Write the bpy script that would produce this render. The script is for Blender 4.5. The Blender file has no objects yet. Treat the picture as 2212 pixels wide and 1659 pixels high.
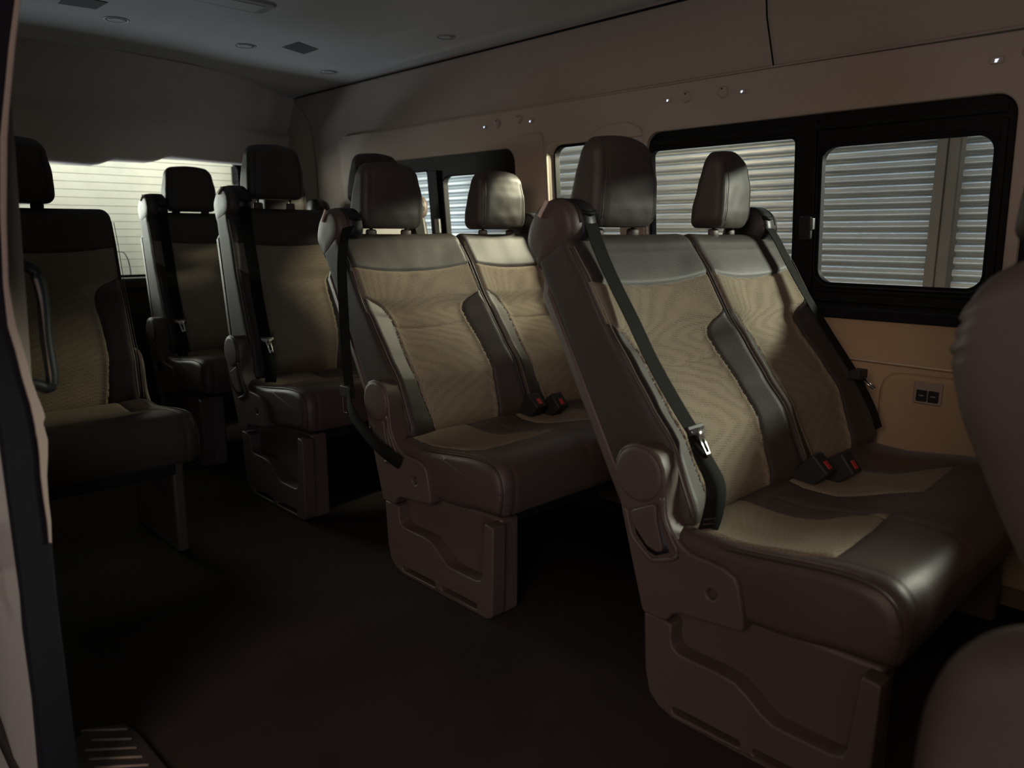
import bpy, bmesh, math, random
from mathutils import Vector, Matrix
from mathutils.noise import noise
random.seed(7)
C = bpy.context.scene.collection
Z0 = 1.05                      # camera height above the van floor; heights below are measured from the camera

# ------------------------------------------------------------------ camera
cd = bpy.data.cameras.new('camera'); cam = bpy.data.objects.new('camera', cd); C.objects.link(cam)
YAW, PIT, ROL, FPX = 0.802947, 0.195999, 0.001116, 1638.02
fw = Vector((-math.sin(YAW)*math.cos(PIT), math.cos(YAW)*math.cos(PIT), -math.sin(PIT)))
rt = Vector((math.cos(YAW), math.sin(YAW), 0)); up = rt.cross(fw)
r2 = math.cos(ROL)*rt + math.sin(ROL)*up; u2 = -math.sin(ROL)*rt + math.cos(ROL)*up
cam.matrix_world = Matrix(((r2.x, u2.x, -fw.x, 0), (r2.y, u2.y, -fw.y, 0), (r2.z, u2.z, -fw.z, Z0), (0, 0, 0, 1)))
cd.sensor_fit = 'HORIZONTAL'; cd.sensor_width = 36; cd.lens = 36*FPX/2212; cd.clip_start = .02
cd.dof.use_dof = True; cd.dof.focus_distance = 2.35; cd.dof.aperture_fstop = 2.6
bpy.context.scene.camera = cam

# ------------------------------------------------------------------ light
sc = bpy.context.scene
sc.view_settings.view_transform = 'Standard'; sc.view_settings.look = 'None'
sc.view_settings.gamma = 1; sc.view_settings.use_curve_mapping = False
sc.view_settings.exposure = 0.0
w = bpy.data.worlds.new('night'); sc.world = w; w.use_nodes = True
w.node_tree.nodes['Background'].inputs[0].default_value = (.35, .42, .6, 1)
w.node_tree.nodes['Background'].inputs[1].default_value = 0.006
def area(name, loc, target, sx, sy, power, col, spread=180):
    l = bpy.data.lights.new(name, 'AREA'); l.shape = 'RECTANGLE'; l.size = sx; l.size_y = sy
    l.energy = power; l.color = col; l.spread = math.radians(spread)
    o = bpy.data.objects.new(name, l); C.objects.link(o); o.location = (loc[0], loc[1], loc[2]+Z0)
    o.rotation_euler = (Vector(target)-Vector(loc)).to_track_quat('-Z', 'Y').to_euler()
    return o
# yard floodlight ahead of the van on the window side: shines in low through the side windows
area('yard_floodlight', (1.3, 5.0, .95), (-1.6, 1.6, -.2), 1.1, .20, 205, (.98, 1, .82))
# unseen light added above the rear side window to light the rear rows
area('rear_rows_fill', (-2.0, 3.08, .60), (-3.6, 1.7, .0), .30, .10, 34, (1, .93, .66), 110)
# unseen area lights added in the passage to brighten the roller shutters
area('shutter_fill_top', (-2.2, 2.70, 1.7), (-2.2, 3.3, .3), 5.5, .12, 24, (.80, .92, 1))
area('shutter_fill_low', (-2.0, 2.70, -1.15), (-2.0, 3.3, -.3), 5.0, .12, 11, (1, .97, .88))
# behind the van: lamp on the pale wall, low fill added for the ceiling
area('yard_light_rear', (-5.2, 1.6, 1.7), (-6.6, 1.8, -.1), 2.5, .4, 75, (1, .98, .84))
area('ceiling_fill_rear', (-6.2, 1.3, -.65), (-3.4, 1.3, .8), 1.2, .3, 26, (.80, .90, 1))
# light of the yard at the open sliding door
area('doorway_light', (.6, -2.2, 1.0), (-.9, 1.4, -.3), 1.6, 1.2, 35, (1, .74, .62))
# low fill added outside the door to brighten the ceiling and rear header
area('ceiling_fill_door', (1.7, -.95, -.8), (-3.5, 1.2, .8), .9, .6, 10, (.80, .88, 1))
# added out-of-view light behind the van, edges the seats through the rear window
area('aisle_fill_rear', (-6.3, .70, .35), (-3.0, 1.3, -.1), .8, .7, 42, (.97, 1, .88))
# unseen fill added outside the door-side rear window for the aisle-facing seat sides
area('aisle_fill_side', (-3.1, -1.3, .45), (-3.4, 1.3, .0), .4, .3, 8, (.95, .98, .88))

# ------------------------------------------------------------------ materials
MATS = {}
def mat(name, col, rough=.6, metal=0, bump=0, scale=200, kind='noise', var=.0, vscale=6, emit=None, coat=0, spec=.5, dist=.002):
    m = bpy.data.materials.new(name); m.use_nodes = True; nt = m.node_tree; N = nt.nodes; L = nt.links
    b = N['Principled BSDF']; b.inputs['Base Color'].default_value = (*col, 1); b.inputs['Roughness'].default_value = rough
    b.inputs['Metallic'].default_value = metal; b.inputs['Specular IOR Level'].default_value = spec
    if coat: b.inputs['Coat Weight'].default_value = coat; b.inputs['Coat Roughness'].default_value = .25
    tc = N.new('ShaderNodeTexCoord')
    if var:
        n = N.new('ShaderNodeTexNoise'); n.inputs['Scale'].default_value = vscale; n.inputs['Detail'].default_value = 6
        L.new(tc.outputs['Object'], n.inputs['Vector'])
        mx = N.new('ShaderNodeMix'); mx.data_type = 'RGBA'; mx.inputs['A'].default_value = (*[c*(1-var) for c in col], 1)
        mx.inputs['B'].default_value = (*[min(1, c*(1+var)) for c in col], 1)
        L.new(n.outputs['Fac'], mx.inputs['Factor']); L.new(mx.outputs['Result'], b.inputs['Base Color'])
    if bump:
        if kind == 'noise':
            t = N.new('ShaderNodeTexNoise'); t.inputs['Scale'].default_value = scale; t.inputs['Detail'].default_value = 3; out = t.outputs['Fac']
            L.new(tc.outputs['Object'], t.inputs['Vector'])
        elif kind == 'leather':
            t = N.new('ShaderNodeTexVoronoi'); t.inputs['Scale'].default_value = scale; out = t.outputs['Distance']
            L.new(tc.outputs['Object'], t.inputs['Vector'])
        elif kind == 'weave':          # small pierced dimples in rows
            t = N.new('ShaderNodeTexVoronoi'); t.inputs['Scale'].default_value = scale; t.inputs['Randomness'].default_value = .22
            t.feature = 'F1'
            mp = N.new('ShaderNodeMapping'); mp.inputs['Rotation'].default_value = (.25, .5, .2); L.new(tc.outputs['Object'], mp.inputs['Vector'])
            L.new(mp.outputs['Vector'], t.inputs['Vector'])
            rr = N.new('ShaderNodeValToRGB'); rr.color_ramp.elements[0].position = .12; rr.color_ramp.elements[1].position = .42
            L.new(t.outputs['Distance'], rr.inputs['Fac']); out = rr.outputs['Color']
        elif kind == 'brushed':
            t = N.new('ShaderNodeTexNoise'); t.inputs['Scale'].default_value = scale; L.new(tc.outputs['Object'], t.inputs['Vector']); out = t.outputs['Fac']
        if kind == 'weave':
            src = b.inputs['Base Color'].links[0].from_socket
            mm = N.new('ShaderNodeMix'); mm.data_type = 'RGBA'; mm.blend_type = 'MULTIPLY'; mm.inputs['Factor'].default_value = .3  # puts the shade inside the dimples into the base colour
            L.new(src, mm.inputs['A']); L.new(out, mm.inputs['B']); L.new(mm.outputs['Result'], b.inputs['Base Color'])
        bp = N.new('ShaderNodeBump'); bp.inputs['Strength'].default_value = bump; bp.inputs['Distance'].default_value = dist
        L.new(out, bp.inputs['Height']); L.new(bp.outputs['Normal'], b.inputs['Normal'])
    if emit: b.inputs['Emission Color'].default_value = (*emit[:3], 1); b.inputs['Emission Strength'].default_value = emit[3]
    MATS[name] = m; return m
LEATHER = mat('brown_leather', (.050, .040, .035), .56, bump=.25, scale=420, kind='leather', var=.12, vscale=9, dist=.0012)
LEATHERS = mat('brown_leather_side', (.082, .057, .050), .46, bump=.3, scale=420, kind='leather', var=.1, dist=.0012)
PIPING = mat('leather_piping', (.05, .035, .03), .45)
THREAD = mat('stitch_thread', (.15, .11, .085), .7)
FABRIC = mat('beige_fabric', (.285, .232, .172), .92, bump=.8, scale=170, kind='weave', var=.08, vscale=14, spec=.2, dist=.0018)
PLASTIC = mat('brown_plastic', (.098, .069, .060), .5, bump=.25, scale=700, var=.06)
DARKPL = mat('black_plastic', (.012, .012, .013), .45)
PIANO = mat('gloss_black', (.009, .009, .010), .6, spec=.15)
WEBBING = mat('belt_webbing', (.008, .0085, .007), .9, spec=.2, bump=.3, scale=900)
BUCKLE = mat('buckle_plastic', (.018, .018, .016), .6)
RED = mat('red_release_button', (.50, .03, .02), .45)
CHROME = mat('chrome', (.75, .75, .72), .2, metal=1)
STRIPE = mat('pale_stripe', (.62, .46, .38), .6)
HEADLINER = mat('headliner_fabric', (.56, .57, .57), .95, bump=.2, scale=900, var=.04, spec=.15)
WALLUP = mat('upper_trim_fabric', (.40, .335, .29), .9, bump=.2, scale=900, var=.04, spec=.15)
TRIMC = mat('window_surround_trim', (.42, .35, .30), .75, bump=.15, scale=700, var=.04, spec=.25)
TAN = mat('tan_side_panel', (.46, .335, .21), .7, bump=.2, scale=600, var=.05, spec=.3)
CARPET = mat('brown_carpet', (.036, .030, .027), .98, bump=.8, scale=260, var=.35, vscale=5, spec=.1)
RUBBER = mat('black_rubber', (.010, .010, .014), .85, spec=.15)
PAINT = mat('white_body_paint', (.50, .46, .45), .3, coat=.5, var=.03)
BEIGEPL = mat('beige_edge_trim', (.34, .27, .225), .6)
STEP = mat('ribbed_step_plastic', (.055, .046, .042), .55)
STEEL = mat('galvanised_shutter', (.46, .51, .56), .36, metal=.6, bump=.15, scale=60, var=.16, vscale=4)
POST = mat('shutter_post_steel', (.095, .084, .074), .7, metal=.1, var=.3, vscale=5)
REARW = mat('pale_painted_wall', (.80, .80, .70), .9, var=.03)
CONC = mat('concrete_ground', (.2, .19, .18), .9, var=.2)
HEADER = mat('lightened_header_fabric', (.62, .56, .54), .95, bump=.2, scale=900, var=.03, spec=.1)  # colour lightened in place of light missing on the header
STRIP = mat('satin_moulding', (.80, .66, .52), .35, metal=.5)
BULB = mat('reading_lamp_led', (.5, .6, 1), .4, emit=(.62, .72, 1, 1.6))
GREYPL = mat('grey_light_trim', (.30, .305, .31), .6)
SPK = mat('speaker_cloth', (.085, .082, .08), .95)
GLASS = bpy.data.materials.new('window_glass'); GLASS.use_nodes = True
nt = GLASS.node_tree; nt.nodes.clear()
o_ = nt.nodes.new('ShaderNodeOutputMaterial'); tr = nt.nodes.new('ShaderNodeBsdfTransparent'); tr.inputs[0].default_value = (.93, .96, .95, 1)
gl = nt.nodes.new('ShaderNodeBsdfGlossy'); gl.inputs['Roughness'].default_value = .03
du = nt.nodes.new('ShaderNodeBsdfDiffuse'); du.inputs[0].default_value = (.8, .85, .85, 1)
lw = nt.nodes.new('ShaderNodeLayerWeight'); fr = nt.nodes.new('ShaderNodeMath'); fr.operation = 'POWER'; fr.inputs[1].default_value = 4.5; fr.use_clamp = True
lw.inputs['Blend'].default_value = .5; nt.links.new(lw.outputs['Facing'], fr.inputs[0])
m1 = nt.nodes.new('ShaderNodeMixShader'); m2 = nt.nodes.new('ShaderNodeMixShader')
tc = nt.nodes.new('ShaderNodeTexCoord'); nz = nt.nodes.new('ShaderNodeTexNoise'); nz.inputs['Scale'].default_value = 9; nz.inputs['Detail'].default_value = 8
rp = nt.nodes.new('ShaderNodeValToRGB'); rp.color_ramp.elements[0].position = .45; rp.color_ramp.elements[0].color = (.015, .015, .015, 1)
rp.color_ramp.elements[1].position = .8; rp.color_ramp.elements[1].color = (.11, .11, .11, 1)
nt.links.new(tc.outputs['Object'], nz.inputs['Vector']); nt.links.new(nz.outputs['Fac'], rp.inputs['Fac'])
nt.links.new(fr.outputs[0], m1.inputs[0]); nt.links.new(tr.outputs[0], m1.inputs[1]); nt.links.new(gl.outputs[0], m1.inputs[2])
nt.links.new(rp.outputs['Color'], m2.inputs[0]); nt.links.new(m1.outputs[0], m2.inputs[1]); nt.links.new(du.outputs[0], m2.inputs[2])
nt.links.new(m2.outputs[0], o_.inputs[0])

# ------------------------------------------------------------------ helpers
class Geo:
    """collects vertices and faces given in camera-height coordinates"""
    def __init__(s): s.v = []; s.f = []
    def add(s, vs, fs):
        k = len(s.v); s.v += [tuple(v) for v in vs]; s.f += [tuple(i+k for i in f) for f in fs]; return s
    def box(s, x0, x1, y0, y1, z0, z1):
        vs = [(x, y, z) for x in (x0, x1) for y in (y0, y1) for z in (z0, z1)]
        return s.add(vs, [(0, 1, 3, 2), (4, 6, 7, 5), (0, 4, 5, 1), (2, 3, 7, 6), (0, 2, 6, 4), (1, 5, 7, 3)])
    def tube(s, pts, r, n=8, close=False):
        P = [Vector(p) for p in pts]; m = len(P); vs = []
        for i, p in enumerate(P):
            d = (P[(i+1) % m if close else min(i+1, m-1)] - P[(i-1) if close else max(i-1, 0)]).normalized()
            a = Vector((0, 0, 1)) if abs(d.z) < .9 else Vector((1, 0, 0))
            e = d.cross(a).normalized(); g = d.cross(e)
            rr = r[i] if isinstance(r, (list, tuple)) else r
            vs += [p + rr*(math.cos(t)*e + math.sin(t)*g) for t in (2*math.pi*k/n for k in range(n))]
        fs = [(i*n+k, i*n+(k+1) % n, ((i+1) % m)*n+(k+1) % n, ((i+1) % m)*n+k) for i in range(m if close else m-1) for k in range(n)]
        if not close: fs += [tuple(range(n))[::-1], tuple(range((m-1)*n, m*n))]
        return s.add(vs, fs)
    def loft(s, rings, cap=True):
        n = len(rings[0]); vs = [p for r in rings for p in r]
        fs = [(i*n+k, i*n+(k+1) % n, (i+1)*n+(k+1) % n, (i+1)*n+k) for i in range(len(rings)-1) for k in range(n)]
        if cap: fs += [tuple(range(n))[::-1], tuple(range((len(rings)-1)*n, len(rings)*n))]
        return s.add(vs, fs)
    def ribbon(s, cs, ws, th=.0022):
        """belt: centre points and half-width vectors"""
        vs = []; m = len(cs)
        for i in range(m):
            c = Vector(cs[i]); hw = Vector(ws[i]); d = Vector(cs[min(i+1, m-1)])-Vector(cs[max(i-1, 0)])
            n = d.cross(hw).normalized()*th/2
            vs += [c-hw-n, c+hw-n, c+hw+n, c-hw+n]
        fs = [(i*4+k, i*4+(k+1) % 4, (i+1)*4+(k+1) % 4, (i+1)*4+k) for i in range(m-1) for k in range(4)]
        fs += [(3, 2, 1, 0), tuple((m-1)*4+k for k in range(4))]
        return s.add(vs, fs)
def link(name, me, m, parent=None, bevel=0, seg=3, subsurf=0, smooth=True, angle=40):
    o = bpy.data.objects.new(name, me); C.objects.link(o)
    if m: me.materials.append(m)
    if parent: o.parent = parent
    if bevel:
        b = o.modifiers.new('bevel', 'BEVEL'); b.width = bevel; b.segments = seg; b.limit_method = 'ANGLE'; b.angle_limit = math.radians(angle)
        b.harden_normals = False
    if subsurf:
        q = o.modifiers.new('sub', 'SUBSURF'); q.levels = q.render_levels = subsurf
    if smooth:
        for p in me.polygons: p.use_smooth = True
        if bevel or smooth == 'auto':
            me.set_sharp_from_angle(angle=math.radians(38))
    return o
def obj(name, g, m, parent=None, bevel=0, fix=True, **k):
    off = parent_origin(parent)
    me = bpy.data.meshes.new(name)
    me.from_pydata([(x-off.x, y-off.y, z+Z0-off.z) for x, y, z in g.v], [], g.f)
    if fix:
        bm = bmesh.new(); bm.from_mesh(me); bmesh.ops.recalc_face_normals(bm, faces=bm.faces); bm.to_mesh(me); bm.free()
    me.validate(); me.update()
    return link(name, me, m, parent, bevel, **k)
def parent_origin(p):
    v = Vector((0, 0, 0))
    while p: v += p.location; p = p.parent
    return v
def thing(name, label, cat, loc, group=None):
    o = bpy.data.objects.new(name, None); C.objects.link(o); o.empty_display_size = .1
    o.location = (loc[0], loc[1], loc[2]+Z0); return tag(o, label, cat, group)
def tag(o, label, cat, group=None, kind=None):
    o['label'] = label; o['category'] = cat
    if group: o['group'] = group
    if kind: o['kind'] = kind
    return o
def struct(name, g, m, **k):
    o = obj(name, g, m, **k); o['kind'] = 'structure'; return o
def plate(outline, holes, a0, a1, plane='xz', fn=None):
    """flat sheet with holes, extruded from a0 to a1; fn maps (u,v,w)->xyz"""
    bm = bmesh.new(); es = []
    for lp in [outline]+list(holes):
        vs = [bm.verts.new((p[0], 0, p[1])) for p in lp]
        es += [bm.edges.new((vs[i], vs[(i+1) % len(vs)])) for i in range(len(vs))]
    r = bmesh.ops.triangle_fill(bm, use_beauty=True, use_dissolve=False, edges=es)
    bmesh.ops.dissolve_limit(bm, angle_limit=.01, verts=bm.verts[:], edges=bm.edges[:]) if not holes else None
    fs = bm.faces[:]
    ex = bmesh.ops.extrude_face_region(bm, geom=fs)
    up_ = {v for v in ex['geom'] if isinstance(v, bmesh.types.BMVert)}
    g = Geo(); bm.verts.index_update(); out = []
    for v in bm.verts:
        wv = a1 if v in up_ else a0
        p = (v.co.x, v.co.z, wv)
        out.append(fn(*p) if fn else (p[0], p[2], p[1]))
    g.add(out, [tuple(v.index for v in f.verts) for f in bm.faces]); bm.free(); return g
def rrect(x0, x1, z0, z1, r, n=8):
    p = []
    for cx, cz, a in ((x1-r, z1-r, 0), (x0+r, z1-r, 90), (x0+r, z0+r, 180), (x1-r, z0+r, 270)):
        p += [(cx+r*math.cos(math.radians(a+90*k/n)), cz+r*math.sin(math.radians(a+90*k/n))) for k in range(n+1)]
    return p
def smoothpts(pts, n=6, close=False):
    """Catmull-Rom through points"""
    P = [Vector(p) for p in pts]; m = len(P); out = []
    for i in range(m if close else m-1):
        if close: p0, p1, p2, p3 = P[i-1], P[i], P[(i+1) % m], P[(i+2) % m]
        else: p0, p1, p2, p3 = P[max(i-1, 0)], P[i], P[i+1], P[min(i+2, m-1)]
        for k in range(n):
            t = k/n
            out.append(.5*((2*p1)+(p2-p0)*t+(2*p0-5*p1+4*p2-p3)*t*t+(3*p1-p0-3*p2+p3)*t**3))
    if not close: out.append(P[-1])
    return [tuple(v) for v in out]
def interp(tab, x):
    if x <= tab[0][0]: return tab[0][1]
    for (a, b), (c, d) in zip(tab, tab[1:]):
        if x <= c:
            t = (x-a)/(c-a); t = t*t*(3-2*t)*.5+t*.5
            return b+(d-b)*t
    return tab[-1][1]
def dense(tab): return [(p[0], p[1]) for p in smoothpts([(a, b, 0) for a, b in tab], 8)]
def linterp(tab, x):
    if x <= tab[0][0]: return tab[0][1]
    for (a, b), (c, d) in zip(tab, tab[1:]):
        if x <= c: return b+(d-b)*(x-a)/max(1e-9, c-a)
    return tab[-1][1]
def lin(a, b, n): return [a+(b-a)*i/(n-1) for i in range(n)]
def sdpoly(P, x, y):
    d = 1e9; inside = False; n = len(P)
    for i in range(n):
        ax, ay = P[i]; bx, by = P[(i+1) % n]; ex, ey = bx-ax, by-ay
        t = max(0, min(1, ((x-ax)*ex+(y-ay)*ey)/(ex*ex+ey*ey))); d = min(d, math.hypot(x-ax-ex*t, y-ay-ey*t))
        if (ay > y) != (by > y) and x < ex*(y-ay)/(by-ay)+ax: inside = not inside
    return -d if inside else d

def pad(rings_ab, F, mapf, regions, parent, mats, names, valid):
    """closed padded body: rings of parameter points (a,b,c). F[k](a,b)<0 marks region k (only where valid(a,b,c)).
    seams are snapped onto F=0 and pulled in; mapf turns (a,b,c) into xyz. Makes one object per region + body."""
    n = len(rings_ab[0]); m = len(rings_ab)
    P = [list(p) for r in rings_ab for p in r]
    faces = [(i*n+k, i*n+(k+1) % n, (i+1)*n+(k+1) % n, (i+1)*n+k) for i in range(m-1) for k in range(n)]
    faces += [tuple(range(n))[::-1], tuple(range((m-1)*n, m*n))]
    reg = []
    for f in faces:
        k_ = -1
        if len(f) == 4:
            c = [sum(P[i][j] for i in f)/4 for j in range(3)]
            if valid(*c):
                for k, fk in enumerate(F):
                    if fk(c[0], c[1]) < 0: k_ = k; break
        reg.append(k_)
    vr = [set() for _ in P]
    for f, r in zip(faces, reg):
        for i in f: vr[i].add(r)
    for i, p in enumerate(P):
        if len(vr[i]) > 1:
            ks = [k for k in vr[i] if k >= 0]; fk = F[ks[0]]
            for _ in range(5):
                v = fk(p[0], p[1]); h = 1e-4
                gx = (fk(p[0]+h, p[1])-v)/h; gy = (fk(p[0], p[1]+h)-v)/h; g2 = gx*gx+gy*gy
                if g2 < .05 or abs(v) > .012: break
                p[0] -= v*gx/g2; p[1] -= v*gy/g2
    Q = []
    for p in P:
        dep = 0
        if valid(*p):
            dmin = min([abs(fk(p[0], p[1])) for fk in F] or [1])
            dep = .0045*math.exp(-(dmin/.006)**2)
        Q.append(mapf(p[0], p[1], p[2], dep))
    out = []
    for k in [-1]+list(range(len(F))):
        fs = [f for f, r in zip(faces, reg) if r == k]
        if not fs: continue
        used = {}; vs = []; nf = []
        for f in fs:
            t = []
            for i in f:
                if i not in used: used[i] = len(vs); vs.append(Q[i])
                t.append(used[i])
            nf.append(tuple(t))
        g = Geo().add(vs, nf)
        par = parent if k < 0 else out[0]
        out.append(obj(names[k+1], g, mats[k+1], par, fix=False))
    return out
def ring(y0, y1, a0, a1, rf, rr, bulge=None, nf=56, nc=6, ns=6, nr=12):
    """rounded rectangle in (y, depth); front edge at a1 with corner radius rf, rear at a0 with rr -> list of (y, depth, front weight)"""
    p = []
    for k in range(nf): y = y0+rf+(y1-y0-2*rf)*k/nf; p.append((y, a1, 1))
    for k in range(nc): t = math.pi/2*k/nc; p.append((y1-rf+rf*math.sin(t), a1-rf+rf*math.cos(t), math.cos(t)))
    for k in range(ns): p.append((y1, a1-rf+(a0+rr-a1+rf)*k/ns, 0))
    for k in range(nc): t = math.pi/2*k/nc; p.append((y1-rr+rr*math.cos(t), a0+rr-rr*math.sin(t), 0))
    for k in range(nr): p.append((y1-rr-(y1-y0-2*rr)*k/nr, a0, 0))
    for k in range(nc): t = math.pi/2*k/nc; p.append((y0+rr-rr*math.sin(t), a0+rr-rr*math.cos(t), 0))
    for k in range(ns): p.append((y0, a0+rr+(a1-rf-a0-rr)*k/ns, 0))
    for k in range(nc): t = math.pi/2*k/nc; p.append((y0+rf-rf*math.cos(t), a1-rf+rf*math.sin(t), math.sin(t)))
    return p

# ------------------------------------------------------------------ seats
HX, HZ = -.97, -.52            # hinge of the second-row backrest
def back_frame(rec, dx, dz):
    tx, tz = -math.sin(rec), math.cos(rec)
    def B(s, d, y): return (HX+dx+tx*s+tz*d, y, HZ+dz+tz*s-tx*d)
    return B
SIDE = [(-.17, .085), (-.10, .10), (.03, .112), (.12, .095), (.22, .082), (.32, .068), (.44, .064), (.54, .052), (.60, .04)]
def backrest(parent, B, y0, y1, rows=110):
    yc = (y0+y1)/2; hw = (y1-y0)/2
    s0, s1 = -.165, .585
    seam_c = lambda y: .425+.018*abs((y-yc)/hw)**2.2
    def Ftop(y, s): return seam_c(y)-s                      # <0 above: leather top
    BB = [(-.20, .074), (-.14, .066), (-.08, .057), (-.01, .047), (.07, .041), (.14, .042), (.20, .048), (.245, .051), (.275, .046), (.296, .033), (.310, .012), (.320, -.014), (.34, -.05)]
    BBW = dense([(s, (v+.053)) for s, v in BB])
    bw = lambda s: linterp(BBW, s)*(hw/.2575)
    def Fbl(y, s): return (y-y0)-bw(s) if s < .33 else .02
    def Fbr(y, s): return (y1-y)-bw(s) if s < .33 else .02
    def Ffab(y, s):                                         # <0 inside the fabric
        return max(-Ftop(y, s), -min((y-y0)-bw(s), (y1-y)-bw(s)) if s < .335 else -1, y0+.010-y, y-y1+.010)
    def front(y, s):
        u = (y-yc)/hw; base = interp(SIDE, s)
        rec = .030*max(0, 1-abs(u)**2.4) * (1 if s < .3 else max(.35, 1-(s-.3)*3))
        if s < .33:                                          # side bolsters rise as a slope towards the outer edge
            bb = bw(s); e_ = min(y-y0, y1-y); k2 = max(0, min(1, (.33-s)/.06)); k2 = k2*k2*(3-2*k2)
            r2 = .044*(max(0, e_)/bb) if e_ < bb else .044-.004*math.exp(-((e_-bb)/.02)**2)
            rec = rec*(1-k2)+r2*k2
        pill = .010*math.exp(-((s-.12)/.10)**2)*(1-u*u)
        b = (min((y-y0), (y1-y))-bw(s)) if s < .33 else .1
        bol = (.006 if b < 0 else .006*math.exp(-(b/.012)**2))*max(0, min(1, (.31-s)/.05))
        groove = .0035*math.exp(-((s-(.213+.03*u*u))/.006)**2)*(1 if b > 0 else 0)
        sag = .0012*noise(Vector((y*14, s*14, 3)))
        return base-rec+pill+bol-groove+sag
    rings = []
    R = .040
    lev = [(s0+R*(1-math.cos(math.pi/2*k/6)), R*(1-math.sin(math.pi/2*k/6))) for k in range(6)]
    lev += [(s0+R+(s1-s0-2*R)*k/rows, 0) for k in range(rows+1)]
    lev += [(s1-R+R*math.sin(math.pi/2*k/8), R*(1-math.cos(math.pi/2*k/8))) for k in range(1, 9)]
    for s, ins in lev:
        i2 = ins*.92
        rg = ring(y0+i2*.8, y1-i2*.8, -.068+i2, .06-i2, max(.006, .028-i2*.5), .016, nf=130 if rows > 100 else 80)
        rings.append([(p[0], s, (p[1], p[2])) for p in rg])
    class T(tuple): pass
    def mapf(y, s, c, dep):
        d, wt = c
        if d > -.03:                                         # stretch so that the front follows the profile
            k = (d+.03)/(.06+.03); d = -.03+k*((front(min(max(y, y0), y1), s) if wt > 0 else interp(SIDE, s)) + .03)
        return B(s, d-dep*(1 if wt > .5 else 0), y)
    # pad() averages parameters, so flatten (d, wt)
    flat = [[(y, s, c[0]+ (10 if c[1] > .7 else 0)) for y, s, c in r] for r in rings]
    def mapflat(y, s, c, dep):
        wt = 1 if c > 5 else 0; d = c-10 if wt else c
        return mapf(y, s, (d, wt), dep)
    valid = lambda y, s, c: c > 8
    bodies = pad(flat, [lambda y, s: Ffab(y, s)], mapflat, 2, parent, [LEATHER, FABRIC], ['backrest', 'fabric_panel'], valid)
    # stitched piping down both front edges
    for ys, sg in ((y0, 1), (y1, -1)):
        g = Geo()
        for off, r in ((.000, .0022),):
            pts = [B(s, interp(SIDE, s)-.012+off*.8, ys+sg*(.0055+off*.35)-sg*.002) for s in lin(-.13, .535, 34)]
            g.tube(pts, r, 6)
        obj('piping', g, PIPING, bodies[0])
        obj('stitching', Geo().tube([B(s, interp(SIDE, s)+.0035, ys+sg*.0035-sg*.004) for s in lin(-.12, .53, 34)], .0011, 5), THREAD, bodies[0])
    return bodies[0]

def headrest(parent, B, yc, lift=0, rec=0, turn=0, base=None, posts=True):
    """upright pad on two posts; base = xz of its foot"""
    bx, bz = base
    w0 = .130
    lev = []
    zt = .216; n = 26
    RB, RT = .022, .034
    tab_r = [(0, -.058), (.06, -.052), (.12, -.040), (.216, -.022)]
    tab_f = [(0, .034), (.05, .042), (.12, .042), (.18, .032), (.216, .018)]
    tab_w = [(0, .120), (.03, .127), (.10, .126), (.17, .116), (.216, .106)]
    zs = [(RB*(1-math.cos(math.pi/2*k/5)), RB*(1-math.sin(math.pi/2*k/5))*.9) for k in range(5)]
    zs += [(RB+(zt-RB-RT)*k/n, 0) for k in range(n+1)]
    zs += [(zt-RT+RT*math.sin(math.pi/2*k/9), RT*(1-math.cos(math.pi/2*k/9))*.8) for k in range(1, 10)]
    body = Geo(); rings = []
    ca, sa = math.cos(turn), math.sin(turn)
    def M(y, d, z):
        x_, y_ = d, y
        return (bx+ca*x_-sa*y_, yc+sa*x_+ca*y_, bz+z+lift)
    for z, ins in zs:
        hw = interp(tab_w, z)-ins; a0 = interp(tab_r, z)+ins*.6; a1 = interp(tab_f, z)-ins*.6
        rg = ring(-hw, hw, a0, a1, max(.004, min(.022, (a1-a0)*.42)), max(.004, min(.016, (a1-a0)*.3)), nf=26, nr=10)
        pts = []
        for y, d, wt in rg:
            u = y/max(hw, .001)
            if wt > 0: d += .014*(1-u*u)*wt
            d -= .0035*math.exp(-((abs(u)-.80)/.045)**2)*(1 if wt > .9 else 0)
            dd = .0015*noise(Vector((y*25+yc, d*25, z*25)))
            pts.append(M(y, d+dd, z+ (.006*(1-u*u) if z > .15 else 0)))
        rings.append(pts)
    body.loft(rings)
    h = obj('headrest', body, LEATHER, parent)
    for sgn in (-1, 1):
        g = Geo()
        g.tube([M(sgn*(interp(tab_w, z)*.83-.003), interp(tab_f, z)+.0060, z) for z in lin(.02, .175, 18)], .0013, 5)
        obj('stitching', g, PIPING, h)
    if posts:
        for sgn in (-1, 1):
            p0 = M(sgn*.073, 0, .02); p1 = M(sgn*.073, 0, -.045-lift)
            obj('post', Geo().tube([p0, p1], .0055, 10), CHROME, h)
        for sgn in (-1, 1):
            q = M(sgn*.073, 0, -.014-lift); gg = Geo()
            rgs = []
            for zz, k in ((-.02, 1.0), (.006, 1.0), (.011, .8), (.012, .4)):
                rgs.append([(q[0]+.013*k*math.cos(t), q[1]+.021*k*math.sin(t), q[2]+zz) for t in (2*math.pi*i/16 for i in range(16))])
            gg.loft(rgs); obj('post_sleeve', gg, PLASTIC, h)
    return h
def ins_(z): return 0

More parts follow.
